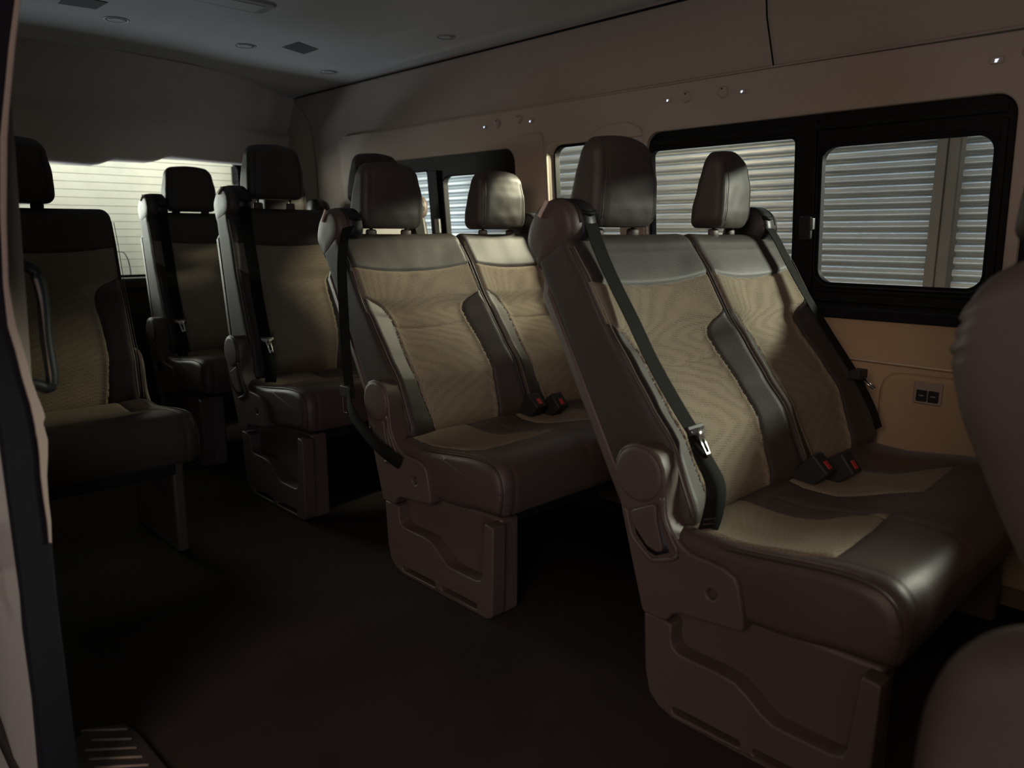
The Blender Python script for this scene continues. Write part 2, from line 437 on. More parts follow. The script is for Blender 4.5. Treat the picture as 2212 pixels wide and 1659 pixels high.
CPROF = [(-.885, -.700), (-.885, -.640), (-.850, -.612), (-.78, -.612), (-.70, -.612), (-.626, -.606), (-.543, -.598), (-.475, -.594), (-.430, -.598), (-.402, -.615), (-.385, -.645), (-.382, -.690), (-.392, -.735), (-.410, -.752), (-.486, -.757), (-.575, -.769), (-.68, -.772), (-.80, -.765), (-.87, -.745)]
def cushion(parent, dx, dz, y0, y1, fabs, crease=None):
    prof = smoothpts([(a, b, 0) for a, b in CPROF], 5, True); cxm, czm = -.63, -.685
    n = len(prof)
    ys = []
    R = .045
    for k in range(8): ys.append((y0+R*(1-math.cos(math.pi/2*k/8)), 1-math.sin(math.pi/2*k/8)))
    m = int((y1-y0-2*R)/.006)
    for k in range(m+1): ys.append((y0+R+(y1-y0-2*R)*k/m, 0))
    for k in range(1, 9): ys.append((y1-R+R*math.sin(math.pi/2*k/8), 1-math.cos(math.pi/2*k/8)))
    # refine the top of the profile
    pr = []
    for i in range(n):
        a, b = prof[i], prof[(i+1) % n]
        L = math.hypot(a[0]-b[0], a[1]-b[1]); k = max(1, int(L/.007))
        pr += [(a[0]+(b[0]-a[0])*j/k, a[1]+(b[1]-a[1])*j/k) for j in range(k)]
    rings = []
    for y, e in ys:
        rings.append([(x, y, z) for x, z in pr])
        ys_ = y
    kk = {round(y, 6): e for y, e in ys}
    inset = .035
    def mapf(x, y, z, dep):
        yy = round(y, 6)
        e = 0
        if y < y0+R: e = 1-math.sin(math.acos(max(-1, min(1, 1-(y-y0)/R))))
        elif y > y1-R: e = 1-math.sin(math.acos(max(-1, min(1, 1-(y1-y)/R))))
        # move towards the inside of the profile by e*inset
        vx, vz = x-cxm, z-czm; r = math.hypot(vx/1.9, vz)
        if e > 0:
            sx = min(abs(vx), .030)*e; sz = min(abs(vz), .030)*e
            x -= math.copysign(sx, vx); z -= math.copysign(sz, vz)
        if z > -.66:
            side = min(abs(y-y0), abs(y-y1))
            z += .004*noise(Vector((x*9, y*9, 1))) - .010*math.exp(-((x+.74)/.12)**2)*min(1, side/.12)
            if crease is not None and x > -.80: z -= .006*math.exp(-((y-crease)/.008)**2) - .004*math.exp(-((y-crease)/.05)**2)
            z -= .004*math.exp(-((x+.47)/.005)**2) * (1 if False else 0)
        else:
            if x > -.42: x -= .004*math.exp(-((z+.685)/.004)**2)
            if x > -.42: x += .003*noise(Vector((y*11, z*11, 5)))
        # stitched seam ring near both ends
        for ye in (y0+.050, y1-.050):
            q = .0035*math.exp(-((y-ye)/.0045)**2)
            if q > 1e-5:
                r_ = math.hypot(vx, vz); x -= q*vx/r_; z -= q*vz/r_
        return (x+dx, y, z+dz-dep)
    valid = lambda x, y, z: z > -.64 and x < -.45
    Fs = [(lambda P: (lambda x, y: sdpoly(P, x, y)))(P) for P in fabs]
    # cross seams inside each fabric panel
    o = pad(rings, Fs, mapf, 2, parent, [LEATHERS]+[FABRIC]*len(fabs), ['cushion']+['fabric_panel']*len(fabs), valid)
    for ye, sg in ((y0, 1), (y1, -1)):
        g = Geo(); pts = []
        for x, z in [(-.757, -.626), (-.70, -.620), (-.626, -.612), (-.543, -.602), (-.475, -.599), (-.435, -.605), (-.408, -.622), (-.394, -.65), (-.391, -.69), (-.40, -.735)]:
            pts.append((x+dx-.003, ye+sg*.010, z+dz-.003))
        g.tube(smoothpts(pts, 5), .0030, 6)
        pts2 = [(p[0]-.002, ye+sg*.0235, p[2]+.0035) for p in pts]
        obj('piping', g, PIPING, o[0])
        obj('stitching', Geo().tube(smoothpts(pts2, 5), .0015, 6), THREAD, o[0])
    return o[0]

def double_seat(name, label, group, dx, dz=0, rec=math.radians(29), y0=1.335, ym=1.855, y1=2.335, lift=0, belt='tongue', turnB=0, single=False, shield=True, cap=True, far=False, mirror=False, hoff=0):
    t = thing(name, label, 'seat', (-.65+dx, (y0+y1)/2, -1.05), group)
    B = back_frame(rec, dx, dz)
    if single: ya = [(y0, y1)]
    else: ya = [(y0, ym-.003), (ym+.003, y1)]
    rows = 190 if not far else 95
    for i, (a, b) in enumerate(ya):
        backrest(t, B, a, b, rows)
        q = B(.585, -.012, 0)
        headrest(t, B, (a+b)/2-(.028 if not single else 0)+(.0 if i == 0 else .01)+hoff, lift, rec, turnB if i else 0, base=(q[0]+.008+.03*math.sin(rec), q[2]+.030))
    # hard shell on the rear
    sh = plate([(y0+.0, -.12), (y1, -.12), (y1, .47), (y1-.03, .52), (y0+.03, .52), (y0, .47)], [], -.092, -.062, fn=lambda y, s, d: B(s, d, y))
    obj('back_shell', sh, PLASTIC, t, bevel=.008)
    # cushion
    if single:
        yc = (y0+y1)/2
        P = [[(-.862, y0+.03), (-.862, y1-.09), (-.665, y1-.09), (-.557, y1-.03), (-.54, y0+.05), (-.6, y0+.03)]]
        cushion(t, dx, dz, y0-.035, y1+.02, P)
    else:
        P = [[(-.862, 1.345), (-.862, 1.577), (-.765, 1.582), (-.665, 1.588), (-.557, 1.703), (-.547, 1.55), (-.541, 1.372), (-.60, 1.352)],
             [(-.862, 1.80), (-.80, 1.782), (-.711, 1.782), (-.640, 1.85), (-.562, 1.905), (-.566, 2.05), (-.576, 2.19), (-.675, 2.05), (-.80, 2.035), (-.862, 2.03)]]
        cushion(t, dx, dz, y0-.035, y1, P, crease=1.655)
    sides = [(y0-.05, 1)] + ([(y1, -1)] if (single or True) else [])
    # side shields, pedestal and lever on the aisle side; plain shield towards the wall
    def X(p): return (p[0]+dx, p[1]+dz)
    SH = [(-.949, -.442), (-.972, -.450), (-.992, -.468), (-1.002, -.49), (-1.000, -.53), (-.990, -.561), (-.980, -.604), (-.953, -.696), (-.934, -.76), (-.918, -.813), (-.910, -.822), (-.870, -.822), (-.853, -.820), (-.838, -.800), (-.820, -.791), (-.741, -.783), (-.677, -.776), (-.672, -.765), (-.680, -.72), (-.688, -.685), (-.697, -.668), (-.721, -.657), (-.752, -.653), (-.80, -.650), (-.825, -.638), (-.848, -.612), (-.862, -.585), (-.866, -.555), (-.868, -.52), (-.874, -.485), (-.888, -.459), (-.914, -.445)]
    ye = y0-.050
    if shield:
        so = obj('side_shield', plate([X(p) for p in SH], [[X((-.747+.012*math.cos(a), -.721+.012*math.sin(a))) for a in (2*math.pi*k/14 for k in range(14))]], ye, ye+.055), PLASTIC, t, bevel=.007, seg=4)
        g = Geo().box(-.775+dx, -.72+dx, ye+.018, ye+.03, -.745+dz, -.695+dz); obj('hole_backing', g, DARKPL, so)
        # recliner cover: round raised disc
        g = Geo(); rg = []
        for yy, rr in ((ye+.01, .062), (ye-.002, .0615), (ye-.0055, .058), (ye-.0065, .05), (ye-.0065, .004)):
            rg.append([(-.936+dx+rr*.98*math.cos(a), yy, -.508+dz+rr*1.0*math.sin(a)) for a in (2*math.pi*k/36 for k in range(36))])
        g.loft(rg); obj('recliner_cover', g, PLASTIC, so)
        rim = [(-.966, -.594), (-.958, -.625), (-.945, -.655), (-.905, -.685), (-.885, -.690), (-.83, -.664), (-.848, -.628), (-.868, -.59), (-.874, -.545)]
        g = Geo().tube(smoothpts([(p[0]+dx, ye-.001, p[1]+dz) for p in rim], 4), .0055, 8); obj('lever_rim', g, PLASTIC, so)
        rc = [(-.952, -.597), (-.884, -.562), (-.878, -.60), (-.862, -.64), (-.850, -.662), (-.885, -.680), (-.905, -.675), (-.938, -.645)]
        obj('lever_recess', plate([X(p) for p in rc], [], ye-.0012, ye+.01), DARKPL, so)
        lv = [(-.949, -.596), (-.942, -.588), (-.889, -.562), (-.884, -.566), (-.880, -.60), (-.864, -.652), (-.866, -.663), (-.878, -.667), (-.903, -.660), (-.936, -.627), (-.946, -.608)]
        obj('recline_lever', plate([X(p) for p in lv], [], ye-.010, ye+.004), PLASTIC, so, bevel=.003)
        # pedestal
        OUT = [(-.915, -.826), (-.911, -.90), (-.907, -.96), (-.895, -1.010), (-.870, -1.035), (-.83, -1.0485), (-.44, -1.0485), (-.425, -1.042), (-.417, -1.03), (-.414, -.90), (-.412, -.775), (-.446, -.771), (-.452, -.85), (-.459, -.925), (-.466, -.944), (-.487, -.950), (-.56, -.950), (-.601, -.949), (-.630, -.935), (-.655, -.916), (-.688, -.896), (-.73, -.892), (-.79, -.892), (-.825, -.890), (-.840, -.880), (-.844, -.86), (-.843, -.830), (-.862, -.826)]
        OUT = [(p[0]+dx, -1.05+(p[1]+1.05)*(1+dz/.28) if dz else p[1]) for p in OUT]
        sl = [[(p[0]+dx, p[1]) for p in rrect(-.832, -.668, -1.0365, -1.020, .007, 3)], [(p[0]+dx, p[1]) for p in rrect(-.640, -.480, -1.0365, -1.020, .007, 3)]]
        pd = obj('pedestal', plate(OUT, sl, ye+.008, ye+.056), PLASTIC, t, bevel=.006, seg=3)
        g = Geo().box(-.890+dx, -.425+dx, ye+.052, ye+.12, -1.047, -.765+dz); obj('pocket_back', g, PLASTIC, pd, bevel=.01)
        g = Geo().box(-.85+dx, -.46+dx, ye+.030, ye+.040, -1.040, -1.016); obj('slot_backing', g, DARKPL, pd)
    g = Geo().box(-.86+dx, -.46+dx, y1-.06, y1-.02, -1.048, -.76+dz); obj('pedestal', g, PLASTIC, t, bevel=.01)
    g = Geo().box(-.86+dx, -.45+dx, y0+.05, y1-.05, -.80+dz, -.755+dz); obj('seat_frame', g, DARKPL, t, bevel=.006)
    g = plate([X(p) for p in SH[:25]+SH[25:]], [], y1+.004, y1+.02); obj('side_shield', g, PLASTIC, t, bevel=.005)
    # shoulder caps that let the belt out
    def capmesh(yc_, sg, name='belt_guide'):
        loc = [(.530, -.062), (.560, -.080), (.612, -.083), (.656, -.040), (.671, .012), (.656, .052), (.628, .074), (.592, .076), (.555, .050)]
        rgs = []
        lp = smoothpts([(a, b, 0) for a, b in loc], 4, True)
        ca = sum(p[0] for p in lp)/len(lp); cb = sum(p[1] for p in lp)/len(lp)
        h = .046
        for yy, e in ((-h, .30), (-h*.99, .72), (-h*.93, .86), (-h*.80, .95), (-h*.55, 1.0), (0, 1.015), (h*.6, 1.0), (h*.85, .92), (h*.97, .75), (h, .3)):
            rgs.append([B(ca+(p[0]-ca)*e, cb+(p[1]-cb)*e, yc_+yy) for p in lp])
        c = obj(name, Geo().loft(rgs), LEATHERS, t)
        g = Geo()
        ln = [B(ca+(p[0]-ca)*1.03, cb+(p[1]-cb)*1.03, yc_-sg*.012) for p in lp[4:30]]
        obj('cap_seam', Geo().tube(ln, .0014, 5), DARKPL, c)
        yb = yc_+sg*.024
        # black belt outlet over the inner half
        rgs = []
        ca2, cb2 = ca, cb
        for yy, e in ((-.030, 1.0), (-.029, 1.045), (0, 1.05), (.018, 1.04), (.026, .9)):
            rgs.append([B(ca2+(p[0]-ca2)*e, cb2+(p[1]-cb2)*e, yb+sg*yy) for p in lp])
        obj('belt_outlet', Geo().loft(rgs), DARKPL, c)
        obj('outlet_slot', Geo().tube([B(.606, .080, yb-.027), B(.600, .084, yb), B(.606, .080, yb+.024)], .006, 8), PIANO, c)
        rs = []
        st = [(.642, -.0067), (.649, .0052), (.655, .0189), (.662, .033)]
        cs = [B(p[0], p[1], yc_-sg*.0478) for p in smoothpts([(a, b, 0) for a, b in st], 4)]
        hw = [(.0042, 0, -.0030)]*len(cs)
        return c, yb, cs, hw
    if cap:
        c, yb, cs, hw = capmesh(y0+.045, 1)
        obj('pale_stripe', Geo().ribbon(cs, hw, .003), STRIPE, c)
        if belt == 'tongue':
            path = [(.600, .072, yb-.004), (.57, .076, yb-.004), (.53, .074, yb-.005), (.47, .075, yb-.006), (.40, .080, yb-.006), (.32, .088, yb-.006), (.22, .098, yb-.010), (.10, .118, yb-.012), (.04, .132, yb-.014)]
            cs = smoothpts([B(a, b, c_) for a, b, c_ in path], 6)
            bo = obj('seat_belt', Geo().ribbon(cs, [(0, .0235, 0)]*len(cs)), WEBBING, t, smooth=False)
            e = cs[-1]
            lower = smoothpts([e, (e[0]+.035, e[1]-.014, e[2]-.045), (e[0]+.075, e[1]-.022, e[2]-.10), (e[0]+.075, e[1]-.03, e[2]-.17), (e[0]+.055, e[1]-.035, e[2]-.235)], 6)
            wv = []
            for i in range(len(lower)):
                k = i/(len(lower)-1); a = k*1.1
                wv.append((.0235*math.sin(a)*.9, .0235*math.cos(a), .004*math.sin(a)))
            obj('lap_belt', Geo().ribbon(lower, wv), WEBBING, bo)
            k0 = int(len(lower)*.72); P3 = Vector(lower[k0])+Vector((.002, -.003, 0))
            tg = Geo()
            for j in range(5):
                p = Vector(lower[k0+j]) if k0+j < len(lower) else Vector(lower[-1]); wv_ = Vector(wv[min(k0+j, len(wv)-1)]); nn = Vector((.35, -.94, 0))*.0022
                tg.tube([p-wv_*.7+nn, p+wv_*.4+nn], .0006, 4)
            obj('belt_stitching', tg, THREAD, bo)
            # tongue
            d = Vector((.50, 0, -.86)); n_ = Vector((.86, 0, .50)); yv = Vector((0, 1, 0)); o = Vector(e)+n_*.006
            def T3(a, b, h): return tuple(o+d*a+yv*b+n_*h)
            hd = plate([(-.012, -.030), (.010, -.027), (.012, .027), (-.012, .030)], [], -.005, .006, fn=lambda a, b, h: T3(a, b, h)); to = obj('belt_tongue', hd, BUCKLE, bo, bevel=.002)
            tp = plate([(-.004, -.026), (.006, -.026), (.014, -.012), (.062, -.009), (.064, -.0035), (.060, 0), (.064, .0035), (.062, .009), (.014, .012), (.006, .026), (-.004, .026)], [[(.024, -.0045), (.052, -.0045), (.052, .0045), (.024, .0045)]], .006, .009, fn=lambda a, b, h: T3(a, b, h))
            obj('metal_latch', tp, CHROME, to)
        elif belt == 'hanging':
            cs = smoothpts([B(.612, .060, yb-.004), (-1.150+dx, y0-.006, -.02), (-1.145+dx, y0-.022, -.12), (-1.135+dx, y0-.028, -.28), (-1.12+dx, y0-.034, -.42), (-1.105+dx, y0-.037, -.505)], 8)
            n_ = len(cs)
            wv = [(.022*min(1, i/10), .0235*max(.15, 1-i/10), 0) for i in range(n_)]
            bo = obj('seat_belt', Geo().ribbon(cs, wv), WEBBING, t, smooth=False)
            cs = smoothpts([(-1.115+dx, y0-.036, -.50), (-1.04+dx, y0-.075, -.55), (-.95+dx, y0-.085, -.60), (-.87+dx, y0-.082, -.64), (-.80+dx, y0-.062, -.675)], 8)
            obj('lap_belt', Geo().ribbon(cs, [(-.011, 0, -.020)]*len(cs)), WEBBING, bo)
            g = Geo().box(-1.145+dx, -1.085+dx, y0-.050, y0-.028, -.525, -.487); to = obj('belt_tongue', g, BUCKLE, bo, bevel=.004)
            g = Geo(); x_ = -1.115+dx
            lp = [(x_-.012, y0-.05, -.525), (x_-.012, y0-.05, -.575), (x_+.012, y0-.05, -.575), (x_+.012, y0-.05, -.545)]
            g.tube(lp, .0018, 6); obj('metal_latch', g, CHROME, to)
        if not single:
            c, yb, cs, hw = capmesh(y1-.045, -1)
            path = [(.610, .058, yb), (.55, .078, yb-.004), (.44, .083, yb), (.32, .092, yb+.004), (.20, .105, yb+.010), (.06, .125, yb+.010), (-.05, .13, yb+.012), (-.115, .12, yb+.02)]
            cs = smoothpts([B(a, b, c_) for a, b, c_ in path], 6)
            bo = obj('seat_belt', Geo().ribbon(cs, [(0, .0235, 0)]*len(cs)), WEBBING, t, smooth=False)
            q = Vector(B(.055, .132, yb+.008)); g = Geo().box(q.x-.012, q.x+.02, q.y-.03, q.y+.03, q.z-.014, q.z+.014)
            to = obj('belt_tongue', g, BUCKLE, bo, bevel=.004)
            obj('metal_latch', Geo().tube([(q.x+.012, q.y-.008, q.z-.010), (q.x+.055, q.y-.012, q.z-.035)], .003, 6).tube([(q.x+.012, q.y+.010, q.z-.010), (q.x+.055, q.y+.006, q.z-.035)], .003, 6), CHROME, to)
    # buckles between the seats
    if not single:
        for bx, by, a, ln, red in ((-.800, 1.835, 46, .085, True), (-.765, 1.905, 38, .085, False)):
            g = Geo().box(-.045, .045, -.026, .026, -.031, .031)
            ar = math.radians(a if dx > -.5 else a+4)
            def RT_(p): return (bx+dx+math.cos(ar)*p[0]-math.sin(ar)*p[2], by+p[1], -.595+dz+math.sin(ar)*p[0]+math.cos(ar)*p[2])
            g.v = [RT_(p) for p in g.v]
            bk = obj('belt_buckle', g, BUCKLE, t, bevel=.006)
            g = Geo().box(.0445, .0475, -.008, .008, -.020, .004); g.v = [RT_(p) for p in g.v]
            obj('release_button', g, RED, bk, bevel=.001)
            g = Geo().tube([RT_((-.04, 0, 0)), (bx+dx-.07, by, -.66+dz), (bx+dx-.10, by, -.72+dz)], .012, 8)
            obj('buckle_stalk', g, BUCKLE, bk)
    return t

GR = 'double passenger seats in rows along the window wall'
double_seat('double_seat', 'large brown and beige double seat nearest the camera, below the big sliding window', GR, 0, turnB=math.radians(12))
double_seat('double_seat', 'brown and beige double seat second from the camera, with a red belt buckle button', GR, -1.0, belt='hanging')
double_seat('double_seat', 'double seat in the third row back, with raised headrests on chrome posts', GR, -2.02, .040, math.radians(8), lift=.012, far=True)
double_seat('double_seat', 'rearmost double seat standing in front of the bright rear window', GR, -2.92, .040, math.radians(8), lift=-.022, far=True)
double_seat('single_seat', 'dark single seat at the left behind the sliding door pillar', None, -2.02, .025, math.radians(9), y0=.43, ym=.9, y1=.91, lift=-.012, hoff=-.055, single=True, shield=False, cap=False, far=True)

# seat at the right picture edge
def front_seat():
    t = thing('passenger_seat', 'blurred brown leather seat back at the right picture edge', 'seat', (-.10, 1.5, -1.05))
    dx = 1.0-.125; rec = math.radians(24)
    B = back_frame(rec, dx, -.01)
    y0, y1 = 1.22, 1.72
    rings = []
    tabr = [(-.20, -.045), (-.10, -.075), (.05, -.095), (.20, -.105), (.33, -.108), (.43, -.095), (.47, -.07), (.50, -.045), (.56, -.02)]
    R = .05; s0, s1 = -.25, .525
    lev = [(s0+R*(1-math.cos(math.pi/2*k/6)), R*(1-math.sin(math.pi/2*k/6))) for k in range(6)]
    lev += [(s0+R+(s1-s0-2*R)*k/90, 0) for k in range(91)] + [(s1-R+R*math.sin(math.pi/2*k/8), R*(1-math.cos(math.pi/2*k/8))) for k in range(1, 9)]
    for s, i in lev:
        rr = interp(tabr, s)
        fold = 0
        for sf in (.425, .446, .468): fold += .008*math.exp(-((s-sf)/.005)**2)
        rg = ring(y0+i, y1-i, rr+i+fold, .10-i, .03, .045, nf=20, nr=20)
        rings.append([B(s, d, y) for y, d, wt in rg])
    b = obj('backrest', Geo().loft(rings), LEATHERS, t)
    g = Geo().tube([B(s, interp(tabr, s)+.055, y0-.001) for s in lin(-.2, .04, 30)], .003, 6); obj('piping', g, PIPING, b)
    g = plate([(y0+.03, -.15), (y1-.03, -.15), (y1-.03, .05), (y0+.03, .05)], [], -.104, -.07, fn=lambda y, s, d: B(s, d, y)); obj('back_shell', g, PLASTIC, b, bevel=.006)
    q = B(.525, .03, 0)
    headrest(t, B, 1.48, 0, 0, 0, base=(q[0]+.02, q[2]+.028))
    P = [[(-.862, 1.30), (-.862, 1.577), (-.665, 1.588), (-.557, 1.66), (-.541, 1.3)]]
    cushion(t, dx, 0, 1.24, 1.75, P)
    g = Geo().box(-.86+dx, -.45+dx, 1.30, 1.36, -1.048, -.75); obj('pedestal', g, PLASTIC, t, bevel=.01)
    g = Geo().box(-.86+dx, -.45+dx, 1.62, 1.68, -1.048, -.75); obj('pedestal', g, PLASTIC, t, bevel=.01)
front_seat()
# folded jump seat by the door, only its padded edge shows
def jump_seat():
    t = thing('folded_jump_seat', 'blurred dark padded seat side in the lower right corner', 'seat', (.06, .8, -1.05))
    out = []
    y0, y1 = .74, .86
    pr = [(-.205, -1.00), (-.208, -.80), (-.212, -.62), (-.212, -.53), (-.205, -.455), (-.180, -.398), (-.135, -.362), (-.07, -.349), (.10, -.349), (.20, -.38), (.24, -.45), (.25, -.60), (.25, -1.0)]
    lp = smoothpts([(a, b, 0) for a, b in pr], 5, False)
    cx_, cz_ = .02, -.72
    rgs = []
    for k in range(17):
        a = -1+2*k/16; y = (y0+y1)/2+(y1-y0)/2*math.sin(a*math.pi/2); e = 1-math.sqrt(max(0, 1-math.sin(a*math.pi/2)**2))
        rgs.append([(p[0]-math.copysign(min(abs(p[0]-cx_), .045)*e, p[0]-cx_), y, p[1]-math.copysign(min(abs(p[1]-cz_), .045)*e, p[1]-cz_)) for p in lp])
    c = obj('cushion', Geo().loft(rgs), LEATHERS, t)
    obj('support', Geo().box(-.12, .18, .77, .83, -1.048, -.98), PLASTIC, t, bevel=.01)
jump_seat()

# ------------------------------------------------------------------ van shell
YW = 2.403
def wy(z, off=0): return YW-.085*z+off          # the window wall leans in towards the roof
def wallfn(x, z, o): return (x, wy(z, o), z)
XF, XR = 1.6, -4.62
W1 = rrect(-1.753, -.575, -.228, .362, .055); W2 = rrect(-2.258, -1.88, -.20, .360, .05)
W3 = rrect(-3.60, -2.446, -.20, .364, .06); W4 = rrect(-.545, .90, -.20, .345, .04)
def wallplate(out, holes, a, b): return plate(out, holes, a, b, fn=wallfn)
RC = [(-3.835, .45), (-3.835, .49), (-3.825, .507), (-3.80, .516)]
body = [(XR, -.26), (XF, -.26), (XF, .80), (XR, .80)]
struct('wall_window_side_upper', wallplate(body, [W1, W2, W3, W4], .016, .05), WALLUP, smooth='auto')
surround = [(-3.835, -.255), (XF, -.255), (XF, .495), (.2, .500), (-1.26, .514), (-2.4, .516)] + list(reversed(RC))
struct('trim_1', wallplate(surround, [W1, W2, W3, W4], -.004, .016), TRIMC, bevel=.006)
# cover caps over the two pillars
struct('trim_2', wallplate(rrect(-1.875, -1.760, -.24, .352, .012)[0:]+[], [], -.012, -.002), TRIMC, bevel=.006)
struct('trim_3', wallplate([(-2.44, -.24), (-2.265, -.24), (-2.268, .39), (-2.285, .41), (-2.42, .41), (-2.437, .39)], [], -.009, -.002), TRIMC, bevel=.005)
struct('trim_4', wallplate([(-2.03, .352), (-1.76, .352), (-1.775, .385), (-1.83, .408), (-1.93, .408), (-2.0, .385)], [], -.012, -.002), TRIMC, bevel=.005)
# thin headliner joint above the big window
g = Geo().tube([(-1.295, wy(.75, .014), .75), (-1.29, wy(.667, .014), .667), (-1.263, wy(.517, .014), .517)], .0025, 6); struct('trim_5', g, RUBBER)
g = Geo().tube([(x, wy(.515, -.002), .517 if x < -1.2 else .517-.012*(x+1.2)/2.8) for x in lin(-3.79, XF, 20)], .0035, 6); struct('trim_6', g, WALLUP)
# lower side panel, tan, with padded relief
low = [(XR, -1.05), (XF, -1.05), (XF, -.24), (XR, -.24)]
struct('wall_window_side_lower', plate(low, [], 0, .04, fn=lambda x, z, o: (x, 2.425+o, z)), TAN)
struct('trim_7', plate([(-3.9, -.262), (XF, -.262), (XF, -.228), (-3.9, -.228)], [], 0, .03, fn=lambda x, z, o: (x, 2.413+o, z)), RUBBER, bevel=.004)
pan = [(-.862, -.99), (.6, -.99), (.6, -.412), (-.80, -.412), (-.835, -.418), (-.855, -.44), (-.862, -.47)]
struct('trim_8', plate(pan, [], 0, .03, fn=lambda x, z, o: (x, 2.402+o, z)), TAN, bevel=.014, seg=5)
st = tag(obj('trim_strip', Geo().tube(smoothpts([(x, 2.413, -.385+.004*math.sin(x*3)) for x in lin(-1.02, .4, 24)], 2), .0042, 8), STRIP, smooth=True), 'thin shiny moulding strip along the tan side panel below the big window', 'moulding')
# usb outlet
t = thing('power_outlet', 'small outlet plate with two dark charging sockets in the tan side panel', 'outlet', (-.722, 2.40, -.458))
obj('cover_plate', plate(rrect(-.760, -.682, -.494, -.428, .006), [], 0, .008, fn=lambda x, z, o: (x, 2.394+o, z)), BEIGEPL, t, bevel=.003)
for a, b in ((-.751, -.7215), (-.7185, -.690)):
    s_ = obj('socket', plate(rrect(a, b, -.486, -.452, .003, 3), [], 0, .004, fn=lambda x, z, o: (x, 2.391+o, z)), DARKPL, t, bevel=.001)
    obj('port', plate(rrect((a+b)/2-.007, (a+b)/2+.007, -.470, -.4665, .0015, 3), [], 0, .002, fn=lambda x, z, o: (x, 2.3898+o, z)), GREYPL, s_)

# windows -----------------------------------------------------------------
def window(name, outer, panes, off=.018, bars=()):
    root = struct(name, wallplate(outer, panes, off, off+.03), PIANO, bevel=.004)
    for p in panes:
        gx = Geo().add([wallfn(a, b, off+.020) for a, b in p], [tuple(range(len(p)))])
        obj('pane', gx, GLASS, root, smooth=False)
        gx = Geo().tube([wallfn(a, b, off-.001) for a, b in [(c[0], c[1]) for c in p]], .003, 6, close=True); obj('gasket', gx, RUBBER, root)
    return root
def grow(x0, x1, z0, z1, r, e=.02): return rrect(x0-e, x1+e, z0-e, z1+e, r)
p1 = rrect(-1.745, -1.183, -.150, .300, .02); p2 = rrect(-1.098, -.624, -.155, .264, .045)
w1 = window('window_1', grow(-1.753, -.575, -.228, .362, .06), [p1, p2], .020)
for nm, a, b, z0, z1, o1, o2 in (('sliding_sash', -1.170, -1.112, -.215, .345, .006, .02), ('track', -1.74, -.60, .315, .335, .008, .02), ('track', -1.74, -.60, -.212, -.188, .004, .02), ('track', -1.10, -.60, -.182, -.172, .010, .02), ('sash_edge', -.612, -.596, -.16, .30, .006, .02)):
    obj(nm, wallplate([(a, z0), (b, z0), (b, z1), (a, z1)], [], o1, o2), PIANO, w1, bevel=.002)
obj('sash_frame', Geo().tube([wallfn(a, b, .014) for a, b in rrect(-1.108, -.612, -.166, .276, .055)], .004, 6, close=True), PIANO, w1)
# latch on the sliding sash
obj('latch', wallplate(rrect(-1.150, -1.112, -.02, .055, .008), [], -.010, .008), DARKPL, w1, bevel=.003)
obj('latch_lever', wallplate(rrect(-1.112, -1.104, .012, .050, .003), [], -.012, .004), CHROME, w1, bevel=.001)
w2 = window('window_2', grow(-2.258, -1.88, -.20, .360, .05), [rrect(-2.252, -1.89, -.18, .352, .045)], .046)
w3 = window('window_3', grow(-3.60, -2.446, -.20, .364, .06), [rrect(-3.50, -3.088, -.16, .302, .012), rrect(-2.972, -2.500, -.155, .270, .04)], .020)
obj('sliding_sash', wallplate([(-3.070, -.19), (-3.0, -.19), (-3.0, .30), (-3.070, .30)], [], .004, .02), PIANO, w3, bevel=.002)
obj('latch', wallplate(rrect(-3.03, -2.995, .0, .07, .006), [], -.008, .008), GREYPL, w3, bevel=.003)
w4 = window('window_4', grow(-.545, .90, -.20, .345, .04), [rrect(-.528, .88, -.17, .33, .03)], .020)

# ceiling, floor, rear header --------------------------------------------------
g = Geo(); xs = lin(-4.75, XF, 60); ysn = lin(.10, 2.42, 28)
vs = [(x, y, .792+.012*math.sin(math.pi*(y-.1)/2.32)-(.0 if x > -3.9 else .08*((-3.9-x)/.85)**2)) for x in xs for y in ysn]
n = len(ysn); fs = [(i*n+j, i*n+j+1, (i+1)*n+j+1, (i+1)*n+j) for i in range(len(xs)-1) for j in range(n-1)]
struct('ceiling', g.add(vs, fs), HEADLINER, smooth=True)
g = Geo().tube([(x, wy(.775, .010), .778) for x in lin(-4.3, XF, 10)], .004, 6); struct('trim_9', g, RUBBER)
g = Geo().box(XR-.4, XF, .22, 2.46, -1.12, -1.05); struct('floor', g, CARPET)
# rear header: arched panel hanging in front of the tailgate
top = [(-3.95, .20), (-3.88, .6), (-3.85, .967), (-3.83, 1.227), (-3.865, 1.553), (-4.03, 1.921), (-4.19, 2.12), (-4.28, 2.30)]
def hdr_top(y):
    return interp([(.2, -3.95), (.6, -3.88), (.967, -3.855), (1.227, -3.83), (1.553, -3.875), (1.8, -3.96), (1.921, -4.02), (2.12, -4.15), (2.30, -4.275), (2.45, -4.33)], y)
def lip(y):      # lower edge of the header above the rear window
    return interp([(.2, .35), (1.03, .348), (1.24, .342), (1.29, .352), (1.34, .372), (1.52, .374), (1.56, .382), (1.62, .405), (2.0, .397), (2.45, .39)], y)
g = Geo(); ysn = lin(.15, 2.45, 90); zn = 26; vs = []
for y in ysn:
    xt = hdr_top(y); zt = .80; zb = lip(y)
    for k in range(zn):
        t_ = k/(zn-1)
        z = zt+(zb-zt)*t_
        x = xt+(-4.36-xt)*(t_**1.15)
        x -= .012*math.exp(-((z-.572)/.012)**2)
        if z < .572: x += .018
        vs.append((x, y, z))
    vs.append((-4.44, y, zb-.004)); vs.append((-4.50, y, zb+.05))
n = zn+2; fs = [(i*n+j, i*n+j+1, (i+1)*n+j+1, (i+1)*n+j) for i in range(len(ysn)-1) for j in range(n-1)]
